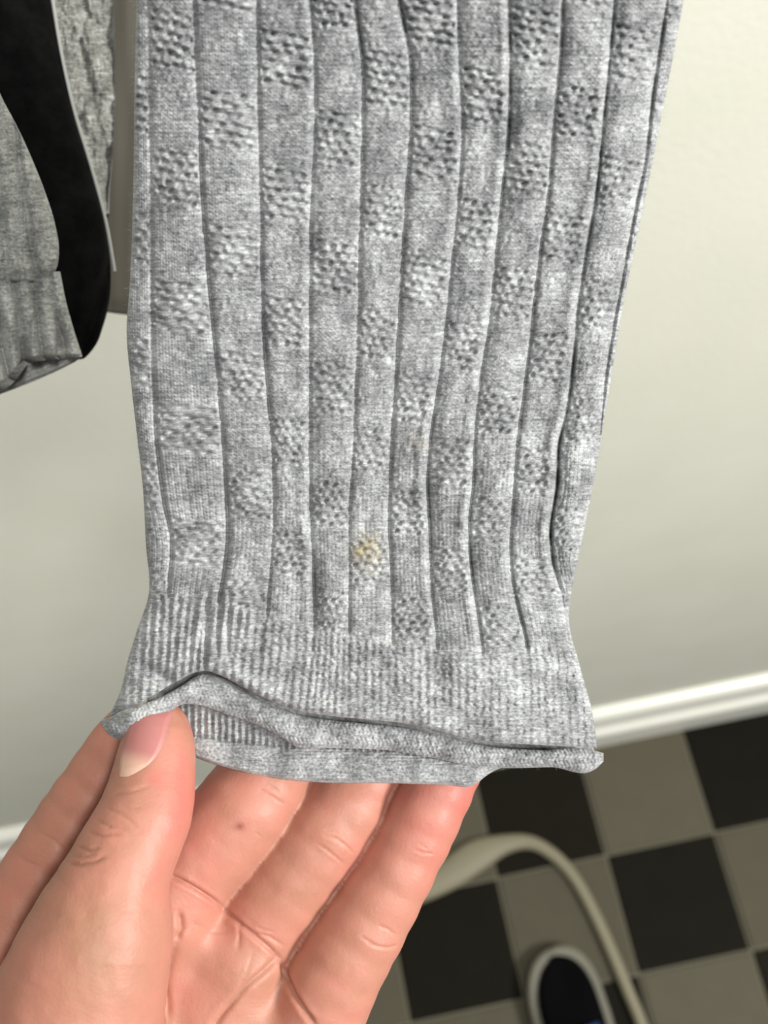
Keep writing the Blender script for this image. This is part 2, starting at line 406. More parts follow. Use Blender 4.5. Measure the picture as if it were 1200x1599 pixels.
# rolled front hem below the gap
HT = [(158, 1124), (172, 1120), (185, 1112), (215, 1102), (250, 1089), (285, 1070), (310, 1054), (345, 1058), (400, 1090), (460, 1115), (520, 1125), (560, 1129), (620, 1135), (680, 1147), (760, 1165), (840, 1171), (925, 1171), (943, 1176)]
HB = [(158, 1132), (172, 1149), (185, 1154), (215, 1148), (250, 1126), (285, 1100), (305, 1100), (355, 1116), (406, 1134), (440, 1152), (460, 1165), (520, 1168), (610, 1172), (680, 1184), (732, 1195), (785, 1199), (860, 1198), (935, 1197), (943, 1189)]
def band(name, xs, top, bot, depth, ny, thick, disp, uvf, material, dy_round=True, back=.004):
    px = np.broadcast_to(xs[None], (ny, len(xs))); t = np.linspace(0, 1, ny)[:, None]
    a = -np.cos(t * np.pi) * .5 + .5 if dy_round else t
    tp = top(xs)[None]; bt = bot(xs)[None]
    py = tp + (bt - tp) * a
    d = depth(px, py) - thick * (np.sin(np.pi * t) - 1 if dy_round else 0) - disp(px, py, a)
    Vf = P(px, py, d)
    # rear rows close the band
    t2 = np.linspace(0, 1, 8)[1:-1, None]; py2 = bt + (tp - bt) * t2
    d2 = depth(np.broadcast_to(xs[None], py2.shape), py2) + thick + back * np.sin(np.pi * t2)
    Vb = P(np.broadcast_to(xs[None], py2.shape), py2, d2)
    V = np.concatenate([Vf, Vb, Vf[:1]]); py_ = np.concatenate([py, py2, py[:1]]); px_ = np.broadcast_to(xs[None], py_.shape)
    return link(name, raw_mesh(name, V, grid_faces(*V.shape[:2]), uvf(px_, py_)), material, tube)
xs = np.concatenate([np.linspace(158, 170, 12, endpoint=False), np.linspace(170, 932, 540), np.linspace(933, 943, 12)])
def hem_disp(px, py, a):
    r = px / 6.2
    st = np.cos(2 * np.pi * (r + .9 * np.abs(((py / 9.) % 2) - 1)))         # small chevrons along the roll
    e = np.clip((px - 158) / 14, 0, 1) * np.clip((943 - px) / 12, 0, 1)
    return e * (.00009 * st + .0002 * vnoise(px / 5, py / 5, 31) + .0006 * vnoise(px / 70, py / 30, 32)) - (1 - e) * .0008 - .0035 * np.exp(-((px - 184) / 12.) ** 2 - ((py - 1118) / 11.) ** 2)
def hem_depth(px, py):
    return .2340 + .0012 * sstep(500, 940, px) - .0038 * np.exp(-((px - 215) / 70.) ** 2) + .004 * np.exp(-((px - 158) / 12) ** 2)
band('front_hem', xs, lambda x: spl(x, HT), lambda x: spl(x, HB), hem_depth, 30, .0022, hem_disp, lambda x, y: np.stack([x / 6.3, y / 6], -1), WOOL)

# inner rear band, seen below the front hem
BB = [(225, 1150), (262, 1166), (300, 1181), (350, 1198), (400, 1210), (450, 1218), (500, 1222), (600, 1223), (700, 1226), (738, 1227), (765, 1208), (790, 1196), (850, 1188), (935, 1182)]
HOLE = [(225, 1138), (300, 1147), (350, 1155), (400, 1161), (520, 1167), (600, 1171), (680, 1184), (935, 1190)]
def back_disp(px, py, a):
    h = spl(px, HOLE); up = sstep(2, -4, py - h); dn = 1 - up
    rib = np.cos(2 * np.pi * px / 10.5)
    x = up * (.00032 * rib + .00012 * vnoise(px / 4, py / 5, 41))
    x -= .0010 * np.exp(-((py - h) / 3.2) ** 2) * (.45 + .55 * (np.cos(2 * np.pi * px / 10.5) < .2)) * sstep(700, 560, px)
    bot = spl(px, BB); q = np.clip((py - h) / np.maximum(bot - h, 8), 0, 1)
    x += dn * (.0013 * np.sqrt(np.clip(1 - (2 * q - 1) ** 2, 0, 1)))
    x += dn * (.00014 * np.cos(2 * np.pi * (px / 5.2 + py / 10)) * np.cos(2 * np.pi * (px / 5.2 - py / 10)) + .00014 * vnoise(px / 3.2, py / 3.2, 42) + .0005 * vnoise(px / 60, py / 40, 43))
    x -= .002 * sstep(5, 0, bot - py)
    return x
def back_depth(px, py): return .2395 + 0 * px + .0035 * sstep(345, 255, px) + .0010 * vnoise(px / 120, py / 400, 44)
xs = np.linspace(225, 930, 560)
band('rear_hem', xs, lambda x: spl(x, HB) - 16, lambda x: spl(x, BB), back_depth, 110, .0004, back_disp,
     lambda x, y: np.stack([x / 6.3 + 40, y / 6], -1), WOOL, dy_round=False)
# rear wall of the cuff from the tube back down to the rear band
Bk = back_rows(V1[-1:], px1, py1, d1)[0]
u = np.linspace(0, 1, 24); low = P(225 + 709 * u, spl(225 + 709 * u, HB) - 5, .2425)
rows = np.linspace(0, 1, 14)[:, None, None]
Vr = Bk[None] * (1 - rows) + low[None] * rows + M[:, 2] * .004 * np.sin(np.pi * rows)
link('cuff_rear', raw_mesh('cuff_rear', Vr, grid_faces(14, 24, 0, True), np.stack(np.broadcast_arrays(np.linspace(0, 90, 24)[None], np.linspace(150, 175, 14)[:, None]), -1)), WOOL, tube)


# ------------------------------------------------------------------ garments hanging at the upper left
def hang(name, parent, y0, y1, Lc, Rc, depth, bulge, disp, material, ny, nx, uvs=6.0, back=.008, botf=None, rim=2.2):
    t = np.linspace(0, 1, ny)[:, None]; s = np.linspace(-1, 1, nx)[None]
    py = np.broadcast_to(y0 + (y1 - y0) * t, (ny, nx)).copy()
    for _ in range(4):
        px = (spl(py, Lc) + spl(py, Rc)) / 2 + (spl(py, Rc) - spl(py, Lc)) / 2 * s
        if botf is not None: py = y0 + (botf(px) - y0) * t
    e = bulge * (1 - (1 - np.abs(s) ** rim) ** .5)
    fade = np.clip((1 - np.abs(s)) / .03, 0, 1)
    lip = sstep(1, .965, t)
    d = depth(px, py) + e - disp(px, py, s) * fade - .002 * lip + .002
    Vf = P(px, py, d)
    u = np.linspace(0, 1, 16)[None, :, None]
    B = Vf[:, :1] * (1 - u) + Vf[:, -1:] * u + M[:, 2] * back * np.sin(np.pi * u) ** .6
    # close the lower edge
    mid = (Vf[-1:, ::1] + 0) + M[:, 2] * back * .6 * (np.sin(np.pi * (s[..., None] + 1) / 2) ** .6)
    Vf = np.concatenate([Vf, mid]); uv = np.stack([np.concatenate([px, px[-1:]]) / uvs, np.concatenate([py, py[-1:] + 8]) / uvs], -1)
    V = np.concatenate([Vf.reshape(-1, 3), B.reshape(-1, 3)])
    uvb = np.zeros((ny, 16, 2)); uvb[..., 0] = np.linspace(0, 30, 16)[None]; uvb[..., 1] = py[:, :1] / uvs
    Q = np.concatenate([grid_faces(ny + 1, nx), grid_faces(ny, 16, (ny + 1) * nx, True)])
    return link(name, raw_mesh(name, V, Q, np.concatenate([uv.reshape(-1, 2), uvb.reshape(-1, 2)])), material, parent)

# a: grey sleeve with ribbed cuff
ga = empty('ribbed_cuff_sleeve', tuple(P(40, 560, .285)))
tag(ga, 'small darker grey knit sleeve with gathered ribbed cuff at the left frame edge', 'sleeve')
def dispA(px, py, s):
    g = 0
    for pts, w, a in (([(100, 20), (250, 30), (330, 42), (400, 52), (430, 60)], 5, 1.0), ([(100, -30), (300, 0), (430, 12)], 6, .8), ([(100, -80), (430, -40)], 8, .7)):
        dx = px - spl(py, pts); g = g - .0020 * a * np.exp(-(dx / w) ** 2) + .0013 * a * np.exp(-((dx - 12) / 7.) ** 2)
    return g + .0003 * vnoise(px / 4, py / 4, 51) + .0012 * vnoise(px / 30, py / 50, 52) + .0003 * np.cos(px * 1.1) * (vnoise(px / 30, py / 60, 58) > 0)
hang('sleeve_body', ga, -180, 436, [(-180, -290), (0, -280), (436, -210)], [(-180, -60), (0, -34), (150, 2), (200, 28), (260, 55), (310, 74), (350, 86), (390, 92), (420, 88), (436, 80)],
     lambda x, y: .262 + .00004 * (y - 400), .010, dispA, WOOL2, 260, 220)
def dispAc(px, py, s):
    q = (py - 430) / 140
    w = px - 26 * q + 5 * vnoise(px / 50, py / 60, 57); return .0052 * (np.abs(np.cos(np.pi * w / 31.)) ** .7 - .6) * (.5 + 1.0 * q) - .008 * sstep(.30, 1.1, q) * sstep(.35, .9, -np.cos(2 * np.pi * (px - 14) / 54.)) * sstep(112, 84, px) + .0003 * vnoise(px / 4, py / 4, 53) + .0010 * vnoise(px / 25, py / 40, 54)
hang('cuff', ga, 424, 570, [(424, -180), (600, -150)], [(424, 94), (470, 103), (520, 117), (560, 130)], lambda x, y: .2675 + .00002 * (y - 400), .006, dispAc, WOOL2, 110, 240,
     botf=lambda x: spl(np.clip(x, -180, 140), [(-180, 660), (-60, 640), (-5, 606), (15, 590), (32, 568), (60, 560), (95, 558), (140, 556)]))
# b: black garment
gb = tag(hang('black_garment', None, -180, 560, [(-180, -120), (0, -110), (560, 20)],
     [(-180, 50), (0, 79), (80, 93), (170, 113), (270, 143), (350, 164), (420, 173), (470, 171), (510, 161), (540, 149), (556, 136), (575, 110)],
     lambda x, y: .2835 + .00003 * (y - 400), .010, lambda px, py, s: .002 * vnoise(px / 40, py / 90, 61) + .0016 * np.exp(-((px - 128 - (py - 480) * -.1) / 14.) ** 2) * sstep(380, 440, py) - .003 * np.exp(-((px - 152 - (py - 480) * -.3) / 10.) ** 2) * sstep(300, 440, py), BLACK, 200, 120, back=.004), 'black fleecy garment hanging between two grey knits', 'garment')
# c: grey knit panel behind
def dispC(px, py, s):
    e = px - spl(py, [(-180, 54), (0, 82), (80, 96), (170, 116), (270, 146), (350, 168), (420, 180)])
    return -.003 + .0016 * np.exp(-(e / 4.) ** 2) - .0012 * np.exp(-((e - 40 + .05 * py) / 7.) ** 2) + .0005 * vnoise(px / 5, py / 7, 63) + .0003 * np.cos(py * 1.2) + .001 * vnoise(px / 14, py / 30, 64) - .0022 * sstep(-.1, .9, vnoise((px - .12 * py) / 13, py / 24, 66))
gc = empty('grey_knit_garment', tuple(P(150, 0, .31)))
tag(gc, 'narrow strip of grey knit garment with pale edge and added taupe shadow strip behind the black garment', 'garment')
RIM = [(-180, 54), (0, 82), (80, 95), (170, 115), (270, 145), (350, 166), (424, 179)]
hang('knit_panel', gc, -180, 330, [(-180, 20), (0, 50), (170, 84), (270, 112), (350, 135)],
     [(-180, 176), (0, 177), (100, 181), (180, 180), (240, 176), (300, 170), (350, 168)],
     lambda x, y: .3005 + .00002 * (y - 400) + .00008 * np.clip(x - spl(y, RIM), 0, 200), .004, dispC, WOOL3, 260, 110)
TAUPE = mat('taupe_shadow', lin((70, 67, 59)), .95)  # added strip; its dark colour stands for the shadow on the wall
hang('shadow_strip', gc, -180, 492, [(-180, 60), (0, 90), (424, 140), (500, 140)], [(-180, 236), (0, 236), (500, 232)],
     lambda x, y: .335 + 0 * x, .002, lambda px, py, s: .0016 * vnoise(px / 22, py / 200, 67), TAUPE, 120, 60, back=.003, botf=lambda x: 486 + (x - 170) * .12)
# ------------------------------------------------------------------ hand
def capsules_sdf(X, caps, k=None):
    """tapered capsules a,ra,b,rb; smooth union with k"""
    out = None
    for a, ra, b, rb in caps:
        a = np.asarray(a, np.float32); b = np.asarray(b, np.float32); ba = b - a
        pa = X - a; h = np.clip(pa @ ba / max(float(ba @ ba), 1e-12), 0, 1)
        d = np.linalg.norm(pa - h[..., None] * ba, axis=-1) - (ra + (rb - ra) * h)
        out = d if out is None else smin(out, d, k)
    return out
def smin(a, b, k):
    h = np.clip(.5 + .5 * (b - a) / k, 0, 1)
    return b * (1 - h) + a * h - k * h * (1 - h)
def J(px, py, d, r): return (P(px, py, d).astype(np.float32), r * d / F)
def chain(js, m=2):
    k = len(js); tq = np.linspace(0, k - 1, (k - 1) * m + 1); t0 = np.arange(k)
    A = np.array([list(p) + [r] for p, r in js]); B = np.stack([spl(tq, np.stack([t0, A[:, i]], 1)) for i in range(4)], -1)
    js = [(b[:3].astype(np.float32), float(b[3])) for b in B]
    return chain0(js)
def chain0(js): return [(js[i][0], js[i][1], js[i+1][0], js[i+1][1]) for i in range(len(js) - 1)]
index = chain([J(-62, 1600, .247, 88), J(-18, 1520, .248, 78), J(42, 1412, .250, 69), J(93, 1326, .251, 64), J(137, 1253, .252, 58), J(185, 1176, .2532, 52), J(205, 1145, .2545, 46)])
middle = chain([J(262, 1425, .246, 80), J(290, 1366, .2475, 77), J(324, 1325, .2485, 77), J(362, 1284, .2490, 74), J(407, 1225, .2515, 72), J(470, 1120, .262, 60), J(520, 1060, .270, 52)])
ring = chain([J(372, 1500, .2490, 74), J(396, 1455, .2503, 71), J(437, 1395, .2508, 70), J(486, 1330, .2512, 67), J(540, 1258, .2535, 66), J(600, 1165, .261, 52), J(640, 1100, .268, 46)])
pinky = chain([J(480, 1625, .2475, 76), J(504, 1560, .2475, 74), J(540, 1492, .2475, 70), J(594, 1403, .2485, 62), J(644, 1312, .2500, 57), J(682, 1235, .2520, 55), J(722, 1170, .256, 42), J(740, 1130, .261, 36)])
thumb = chain([J(95, 1700, .226, 150), J(125, 1560, .2255, 131), J(158, 1455, .2255, 110), J(178, 1380, .2262, 82), J(200, 1328, .2275, 74), J(228, 1270, .2302, 69), J(241, 1210, .2332, 61), J(246, 1165, .2350, 54), J(247, 1138, .2365, 45)])
palm = chain([J(262, 1432, .2475, 76), J(190, 1640, .256, 96), J(90, 1850, .262, 120)]) + \
       chain([J(372, 1505, .2485, 72), J(290, 1680, .253, 96), J(150, 1880, .262, 120)]) + \
       chain([J(478, 1632, .247, 74), J(400, 1750, .251, 96), J(240, 1930, .262, 120)]) + \
       chain([J(-62, 1600, .246, 88), J(-60, 1720, .252, 100), J(20, 1900, .262, 120)]) + \
       chain([J(95, 1700, .228, 150), J(90, 1850, .245, 150), J(80, 2000, .262, 150)]) + \
       chain([J(90, 1850, .262, 125), J(60, 2100, .27, 150), J(-60, 2500, .27, 170)]) + \
       chain([J(200, 1900, .262, 120), J(160, 2100, .27, 130), J(40, 2500, .27, 160)])
def hand_sdf(X):
    p = capsules_sdf(X, palm, .008)
    fs = [capsules_sdf(X, c, .0009) for c in (index, middle, ring, pinky)]
    out = None
    for f_ in fs:
        q = smin(p, f_, .0022); out = q if out is None else smin(out, q, .0011)
    th = capsules_sdf(X, thumb, .0015)
    # thumb joins the palm smoothly low down, stays separate from the fingers
    py = pix(X)[1]; kk = .0004 + .006 * sstep(1470, 1700, py)
    return smin(out, th, kk)
def surface_nets(f, lo, hi, h):
    n = np.ceil((hi - lo) / h).astype(int) + 1
    ax = [lo[i] + h * np.arange(n[i]) for i in range(3)]
    B = 8; nb = -(-n // B)
    D = np.full(tuple(nb * B), 1., np.float32)
    bc = np.stack(np.meshgrid(*[np.arange(k) for k in nb], indexing='ij'), -1).reshape(-1, 3)
    dc = f((lo + h * (bc * B + (B - 1) / 2)).astype(np.float32)); half = h * (B - 1) / 2 * 1.7321
    for q in bc[dc <= -half - h * 2]: D[q[0]*B:q[0]*B+B, q[1]*B:q[1]*B+B, q[2]*B:q[2]*B+B] = -1
    act_ = bc[np.abs(dc) < half + h * 2]; off = np.stack(np.meshgrid(*[np.arange(B)] * 3, indexing='ij'), -1).reshape(-1, 3)
    for s_ in range(0, len(act_), 200):
        g = (act_[s_:s_+200, None] * B + off[None]).reshape(-1, 3)
        D[g[:, 0], g[:, 1], g[:, 2]] = f((lo + h * g).astype(np.float32))
    D = D[:n[0], :n[1], :n[2]]
    ins = D < 0
    c = np.zeros(tuple(n - 1), int)
    for a in (0, 1):
        for b in (0, 1):
            for e in (0, 1): c += ins[a:n[0]-1+a, b:n[1]-1+b, e:n[2]-1+e]
    act = (c > 0) & (c < 8)
    idx = -np.ones(act.shape, int); idx[act] = np.arange(act.sum())
    cell = np.argwhere(act); V = np.zeros((len(cell), 3)); cnt = np.zeros(len(cell))
    cor = [(a, b, e) for a in (0, 1) for b in (0, 1) for e in (0, 1)]
    for i in range(8):
        for j in range(i + 1, 8):
            if sum(abs(cor[i][k] - cor[j][k]) for k in range(3)) != 1: continue
            A = cell + cor[i]; B = cell + cor[j]
            da = D[A[:, 0], A[:, 1], A[:, 2]]; db = D[B[:, 0], B[:, 1], B[:, 2]]
            m = (da < 0) != (db < 0); t = np.where(m, da / np.where(m, da - db, 1), 0)[:, None]
            V += np.where(m[:, None], A + (B - A) * t, 0); cnt += m
    V = lo + h * V / cnt[:, None]
    Q = []
    for axis in range(3):
        o1, o2 = [k for k in range(3) if k != axis]
        sl0 = [slice(None)] * 3; sl1 = [slice(None)] * 3
        sl0[axis] = slice(0, n[axis] - 1); sl1[axis] = slice(1, n[axis])
        a = ins[tuple(sl0)]; b = ins[tuple(sl1)]
        E = np.argwhere(a != b)
        E = E[(E[:, o1] > 0) & (E[:, o2] > 0) & (E[:, o1] < n[o1] - 1) & (E[:, o2] < n[o2] - 1)]
        def at(s1, s2):
            c_ = E.copy(); c_[:, o1] -= s1; c_[:, o2] -= s2; return idx[c_[:, 0], c_[:, 1], c_[:, 2]]
        q = np.stack([at(1, 1), at(0, 1), at(0, 0), at(1, 0)], -1)
        fl = a[E[:, 0], E[:, 1], E[:, 2]]
        if axis == 1: fl = ~fl
        q = np.where(fl[:, None], q, q[:, ::-1]); Q.append(q)
    return V, np.concatenate(Q)
def grad(X, f, e=.00015):
    g = np.stack([f(X + np.eye(3, dtype=np.float32)[i] * e) - f(X - np.eye(3, dtype=np.float32)[i] * e) for i in range(3)], -1)
    return g / np.maximum(np.linalg.norm(g, axis=-1, keepdims=True), 1e-9)
def subdivide(V, Q):
    e = np.stack([Q, np.roll(Q, -1, 1)], -1); es = np.sort(e.reshape(-1, 2), 1)
    ue, inv = np.unique(es[:, 0].astype(np.int64) * len(V) + es[:, 1], return_inverse=True)
    a = ue // len(V); b = ue % len(V); n = len(V)
    Em = (V[a] + V[b]) / 2; Fm = V[Q].mean(1); inv = inv.reshape(-1, 4) + n; fi = n + len(ue) + np.arange(len(Q))
    Q2 = np.concatenate([np.stack([Q[:, i], inv[:, i], fi, inv[:, (i - 1) % 4]], -1) for i in range(4)])
    return np.concatenate([V, Em, Fm]), Q2
allc = np.array([c[i] for cs in (index, middle, ring, pinky, thumb, palm) for c in cs for i in (0, 2)])
lo = allc.min(0) - .024; hi = allc.max(0) + .024
V, Q = surface_nets(hand_sdf, lo, hi, .0008)
def project(V, it=2):
    for _ in range(it):
        for s in range(0, len(V), 60000):
            X = V[s:s+60000].astype(np.float32); V[s:s+60000] = X - .9 * hand_sdf(X)[:, None] * grad(X, hand_sdf)
    return V
V, Q = subdivide(V, Q)
V = project(V, 1)
G = np.concatenate([grad(V[s:s+60000].astype(np.float32), hand_sdf) for s in range(0, len(V), 60000)])
px, py, dd = pix(V)
facing = -(G @ M[:, 2]) > 0.05
CR = [ # creases: polyline, width px, depth mm, x/y in the photograph
 ([(262, 1366), (285, 1376), (312, 1392), (345, 1414)], 3.2, 1.1),
 ([(345, 1414), (360, 1430), (378, 1446), (398, 1462), (420, 1480), (440, 1500)], 3.5, .75),
 ([(440, 1500), (446, 1525), (458, 1552), (476, 1580), (492, 1600)], 4.0, 1.2),
 ([(440, 1490), (420, 1510), (385, 1540), (350, 1580), (325, 1615)], 5.0, .8),
 ([(372, 1440), (374, 1460), (372, 1482)], 3, .25),
 ([(280, 1425), (284, 1450), (276, 1468)], 4.5, .8),
 ([(245, 1500), (262, 1560), (265, 1620)], 4, .35),
 ([(392, 1456), (420, 1462), (445, 1478)], 2.0, .25), ([(400, 1448), (428, 1456)], 1.6, .2),
 # middle finger
 ([(405, 1232), (428, 1246), (444, 1256)], 1.8, .22), ([(415, 1222), (436, 1236)], 1.6, .2), ([(398, 1300), (410, 1308)], 1.6, .15),
 # ring finger
 ([(505, 1303), (522, 1308), (540, 1320), (552, 1332)], 1.8, .3), ([(498, 1318), (515, 1330), (536, 1348)], 1.8, .25), ([(508, 1296), (528, 1300)], 1.5, .2),
 # little finger
 ([(572, 1470), (590, 1478), (606, 1480), (620, 1476)], 2.0, .32), ([(592, 1446), (604, 1450), (618, 1460)], 1.7, .25), ([(564, 1462), (580, 1472)], 1.6, .25),
 ([(648, 1326), (660, 1332), (678, 1333)], 1.8, .22), ([(655, 1318), (668, 1326)], 1.4, .18),
 # thumb joint wrinkles
 ([(106, 1348), (125, 1350), (145, 1346), (165, 1338)], 2.6, .42), ([(122, 1322), (140, 1328), (155, 1324)], 2.2, .34), ([(138, 1300), (160, 1304), (188, 1302)], 2.4, .36),
 ([(150, 1280), (170, 1290), (200, 1296)], 2.2, .25), ([(166, 1262), (190, 1272), (214, 1290)], 2.2, .22), ([(176, 1240), (205, 1236), (232, 1228)], 2.6, .2), ([(190, 1258), (205, 1262), (220, 1262)], 2, .16),
 ([(115, 1338), (135, 1338), (150, 1334)], 1.8, .2), ([(280, 1180), (236, 1214)], 0.1, 0),
 # palm
 ([(275, 1470), (262, 1520), (258, 1560), (262, 1610)], 6, .5), ([(300, 1440), (330, 1455), (360, 1455)], 3, .12), ([(395, 1490), (385, 1520), (372, 1550)], 3, .15),
 # index
 ([(60, 1300), (85, 1312), (100, 1330)], 2.5, .15), ([(30, 1340), (55, 1350)], 2.2, .12),
]
isth = (np.concatenate([capsules_sdf(V[s:s+60000].astype(np.float32), thumb, .0015) for s in range(0, len(V), 60000)]) < .0009).astype(float)
carve = np.zeros(len(V)); shy = np.zeros(len(V))
for pts, w, a in CR:
    if a == 0: continue
    pts = np.array(pts, float); n = len(pts); T = pts[:, 0].max() < 240 and pts[:, 0].min() > 100 and pts[:, 1].max() < 1360
    box_ = (px > pts[:, 0].min() - 25) & (px < pts[:, 0].max() + 25) & (py > pts[:, 1].min() - 25) & (py < pts[:, 1].max() + 25) & facing
    ii = np.where(box_)[0]; X2 = np.stack([px[ii], py[ii]], -1); b_ = np.full(len(ii), 1e9); t_ = np.zeros(len(ii))
    for i in range(n - 1):
        ba = pts[i+1] - pts[i]; h = np.clip((X2 - pts[i]) @ ba / (ba @ ba), 0, 1)
        d = np.linalg.norm(X2 - pts[i] - h[:, None] * ba, axis=1); m = d < b_; b_ = np.where(m, d, b_); t_ = np.where(m, (i + h) / (n - 1), t_)
    taper = np.clip(np.minimum(t_, 1 - t_) * 6 + .25, 0, 1)
    if T: a *= 1.2
    carve[ii] += a * .001 * taper * (np.exp(-(b_ / w) ** 2) - .08 * np.exp(-((b_ - 2.4 * w) / (1.2 * w)) ** 2)) * (isth[ii] if T else 1 - isth[ii])
V = V - G * carve[:, None]
# low relief of flesh and tendons
lump = .00012 * vnoise(px / 34, py / 40, 71) + .00007 * vnoise(px / 17, py / 19, 72)
V = V + G * (lump * facing)[:, None]
red = .42 + .35 * sstep(560, 720, px) * sstep(1500, 1250, py) + .25 * np.exp(-((px - 285) / 25) ** 2 - ((py - 1215) / 80) ** 2)
red += .25 * np.exp(-((px - 241) / 14.) ** 2 - ((py - 1213) / 14.) ** 2)
red -= .34 * np.exp(-((px - 150) / 80) ** 2 - ((py - 1480) / 90) ** 2) + .22 * np.exp(-((px - 130) / 35) ** 2 - ((py - 1335) / 25) ** 2)
red += .30 * sstep(1130, 1260, py) * sstep(70, 40, np.abs(px - 290)) * (py < 1420) * .5
red -= .1 * np.exp(-((px - 370) / 60) ** 2 - ((py - 1530) / 60) ** 2)
mole = (np.exp(-((px - 375) / 7) ** 2 - ((py - 1290) / 6) ** 2) * .8 + .2 * np.exp(-((px - 370) / 12) ** 2 - ((py - 1293) / 6) ** 2)) * facing
hand = link('hand', raw_mesh('hand', V, Q, None, {'redness': np.clip(red, 0, 1), 'mole': mole}), SKIN)
org = P(160, 1900, .26); hand.data.transform(Matrix.Translation(Vector((-org).tolist()))); hand.location = org
tag(hand, 'left hand with the thumb in front, open fingers behind, holding the sleeve cuff', 'hand')
# thumb nail
def surf_depth(px, py, f, d0=.205, d1=.26, n=60):
    lo_ = np.full(px.shape, d0); done = np.zeros(px.shape, bool); d = np.full(px.shape, d0)
    for _ in range(80):
        s = f(P(px, py, d).astype(np.float32).reshape(-1, 3)).reshape(px.shape)
        d = np.where(np.abs(s) > 1e-5, d + np.clip(s, -.001, .003) * .8, d)
    return d
thf = lambda X: capsules_sdf(X, thumb, .0015)
nu, nv = 40, 46
u = np.linspace(0, 1, nu)[None]; v = np.linspace(0, 1, nv)[:, None]
ly = 1108 + (1216 - 1108) * v
lx = spl(ly, [(1100, 205), (1150, 194), (1180, 187), (1216, 185)]); rx = spl(ly, [(1100, 275), (1130, 265), (1160, 258), (1185, 247), (1200, 238), (1216, 224)])
ybend = 1 - .0
X_ = lx + (rx - lx) * u; Y_ = ly - 16 * v ** 3 * np.clip((u - .0), 0, 1) ** 1.5 + 0 * u
inset = np.minimum(np.minimum(u, 1 - u) * 8, np.minimum(v, 1 - v) * 8)
dN = surf_depth(X_, Y_, thf)
Vn = P(X_, Y_, dN); Gn = grad(Vn.reshape(-1, 3).astype(np.float32), thf).reshape(Vn.shape)
Vn = Vn + Gn * (.0005 * np.clip(inset, 0, 1)[..., None] - .0001)
NAIL = mat('nail', lin((226, 172, 170)), .55); kN = N(NAIL)
at = kN.n('ShaderNodeAttribute', attribute_name='pale').outputs['Fac']
mx = kN.n('ShaderNodeMix', {0: at, 6: lin((172, 112, 108)), 7: lin((200, 160, 142))}, data_type='RGBA'); kN.lk(mx.outputs[2], kN.b.inputs['Base Color'])
kN.b.inputs['Subsurface Weight'].default_value = .3; kN.b.inputs['Subsurface Scale'].default_value = .002
pale = sstep(-12, 18, (Y_ - 1172) - (X_ - 190) * .30 + 0)
nl = link('fingernail', raw_mesh('fingernail', Vn, grid_faces(nv, nu), None, {'pale': pale}), NAIL, hand)
nl['label'] = 'pink thumbnail with a pale crescent'

# ------------------------------------------------------------------ things on the floor
def tube_path(pts, ra, rb, n=14, m=10):
    """swept oval tube; pts world xyz, ra half width, rb half height"""
    pts = np.array(pts, float); k = len(pts); tq = np.linspace(0, k - 1, (k - 1) * n + 1)
    C = np.stack([spl(tq, np.stack([np.arange(k), pts[:, i]], 1)) for i in range(3)], -1)
    A = spl(tq, np.stack([np.arange(k), np.broadcast_to(ra, k)], 1)); Bv = spl(tq, np.stack([np.arange(k), np.broadcast_to(rb, k)], 1))
    T = np.gradient(C, axis=0); T /= np.linalg.norm(T, axis=1, keepdims=True)
    Sd = np.cross(T, [0, 0, 1]); Sd /= np.linalg.norm(Sd, axis=1, keepdims=True); U = np.cross(Sd, T)
    a = np.linspace(0, 2 * np.pi, m, endpoint=False)
    V = C[:, None] + Sd[:, None] * (A[:, None] * np.cos(a))[..., None] + U[:, None] * (Bv[:, None] * np.sin(a))[..., None]
    i = np.arange(len(tq) - 1)[:, None] * m; j = np.arange(m)[None]; j2 = (j + 1) % m
    Q = np.stack([i + j, i + j2, i + m + j2, i + m + j], -1).reshape(-1, 4)
    return V, Q
def onfloor(px, py, z=0.0):
    d = M @ np.array([(px - 600) / F, -(py - 799.5) / F, 1]); t = (z - H) / d[2]; return CAM + t * d
yy = np.linspace(-180, 424, 24)
Vr, Qr = tube_path(P(spl(yy, RIM), yy, .2965 + .00002 * (yy - 400)), .0005, .0007, 4, 10)
link('edge_band', raw_mesh('edge_band', Vr, Qr), WOOL2, gc)
cp = [onfloor(x, y, .008) for x, y in ((560, 1420), (640, 1396), (700, 1366), (745, 1336), (790, 1318), (830, 1316), (868, 1338), (900, 1375), (930, 1430), (955, 1485), (980, 1545), (1004, 1605), (1030, 1700), (1040, 1800))]
STRAP = mat('beige_rubber', lin((134, 128, 106)), .55)
Vc, Qc = tube_path(cp, [.013, .016, .020, .021, .013, .0095, .0085, .008, .008, .008, .008, .008, .008, .008], .0075)
tag(link('floor_cable', raw_mesh('floor_cable', Vc, Qc), STRAP), 'thick beige cable curving across the checkered floor beside the dark shoe', 'cable')
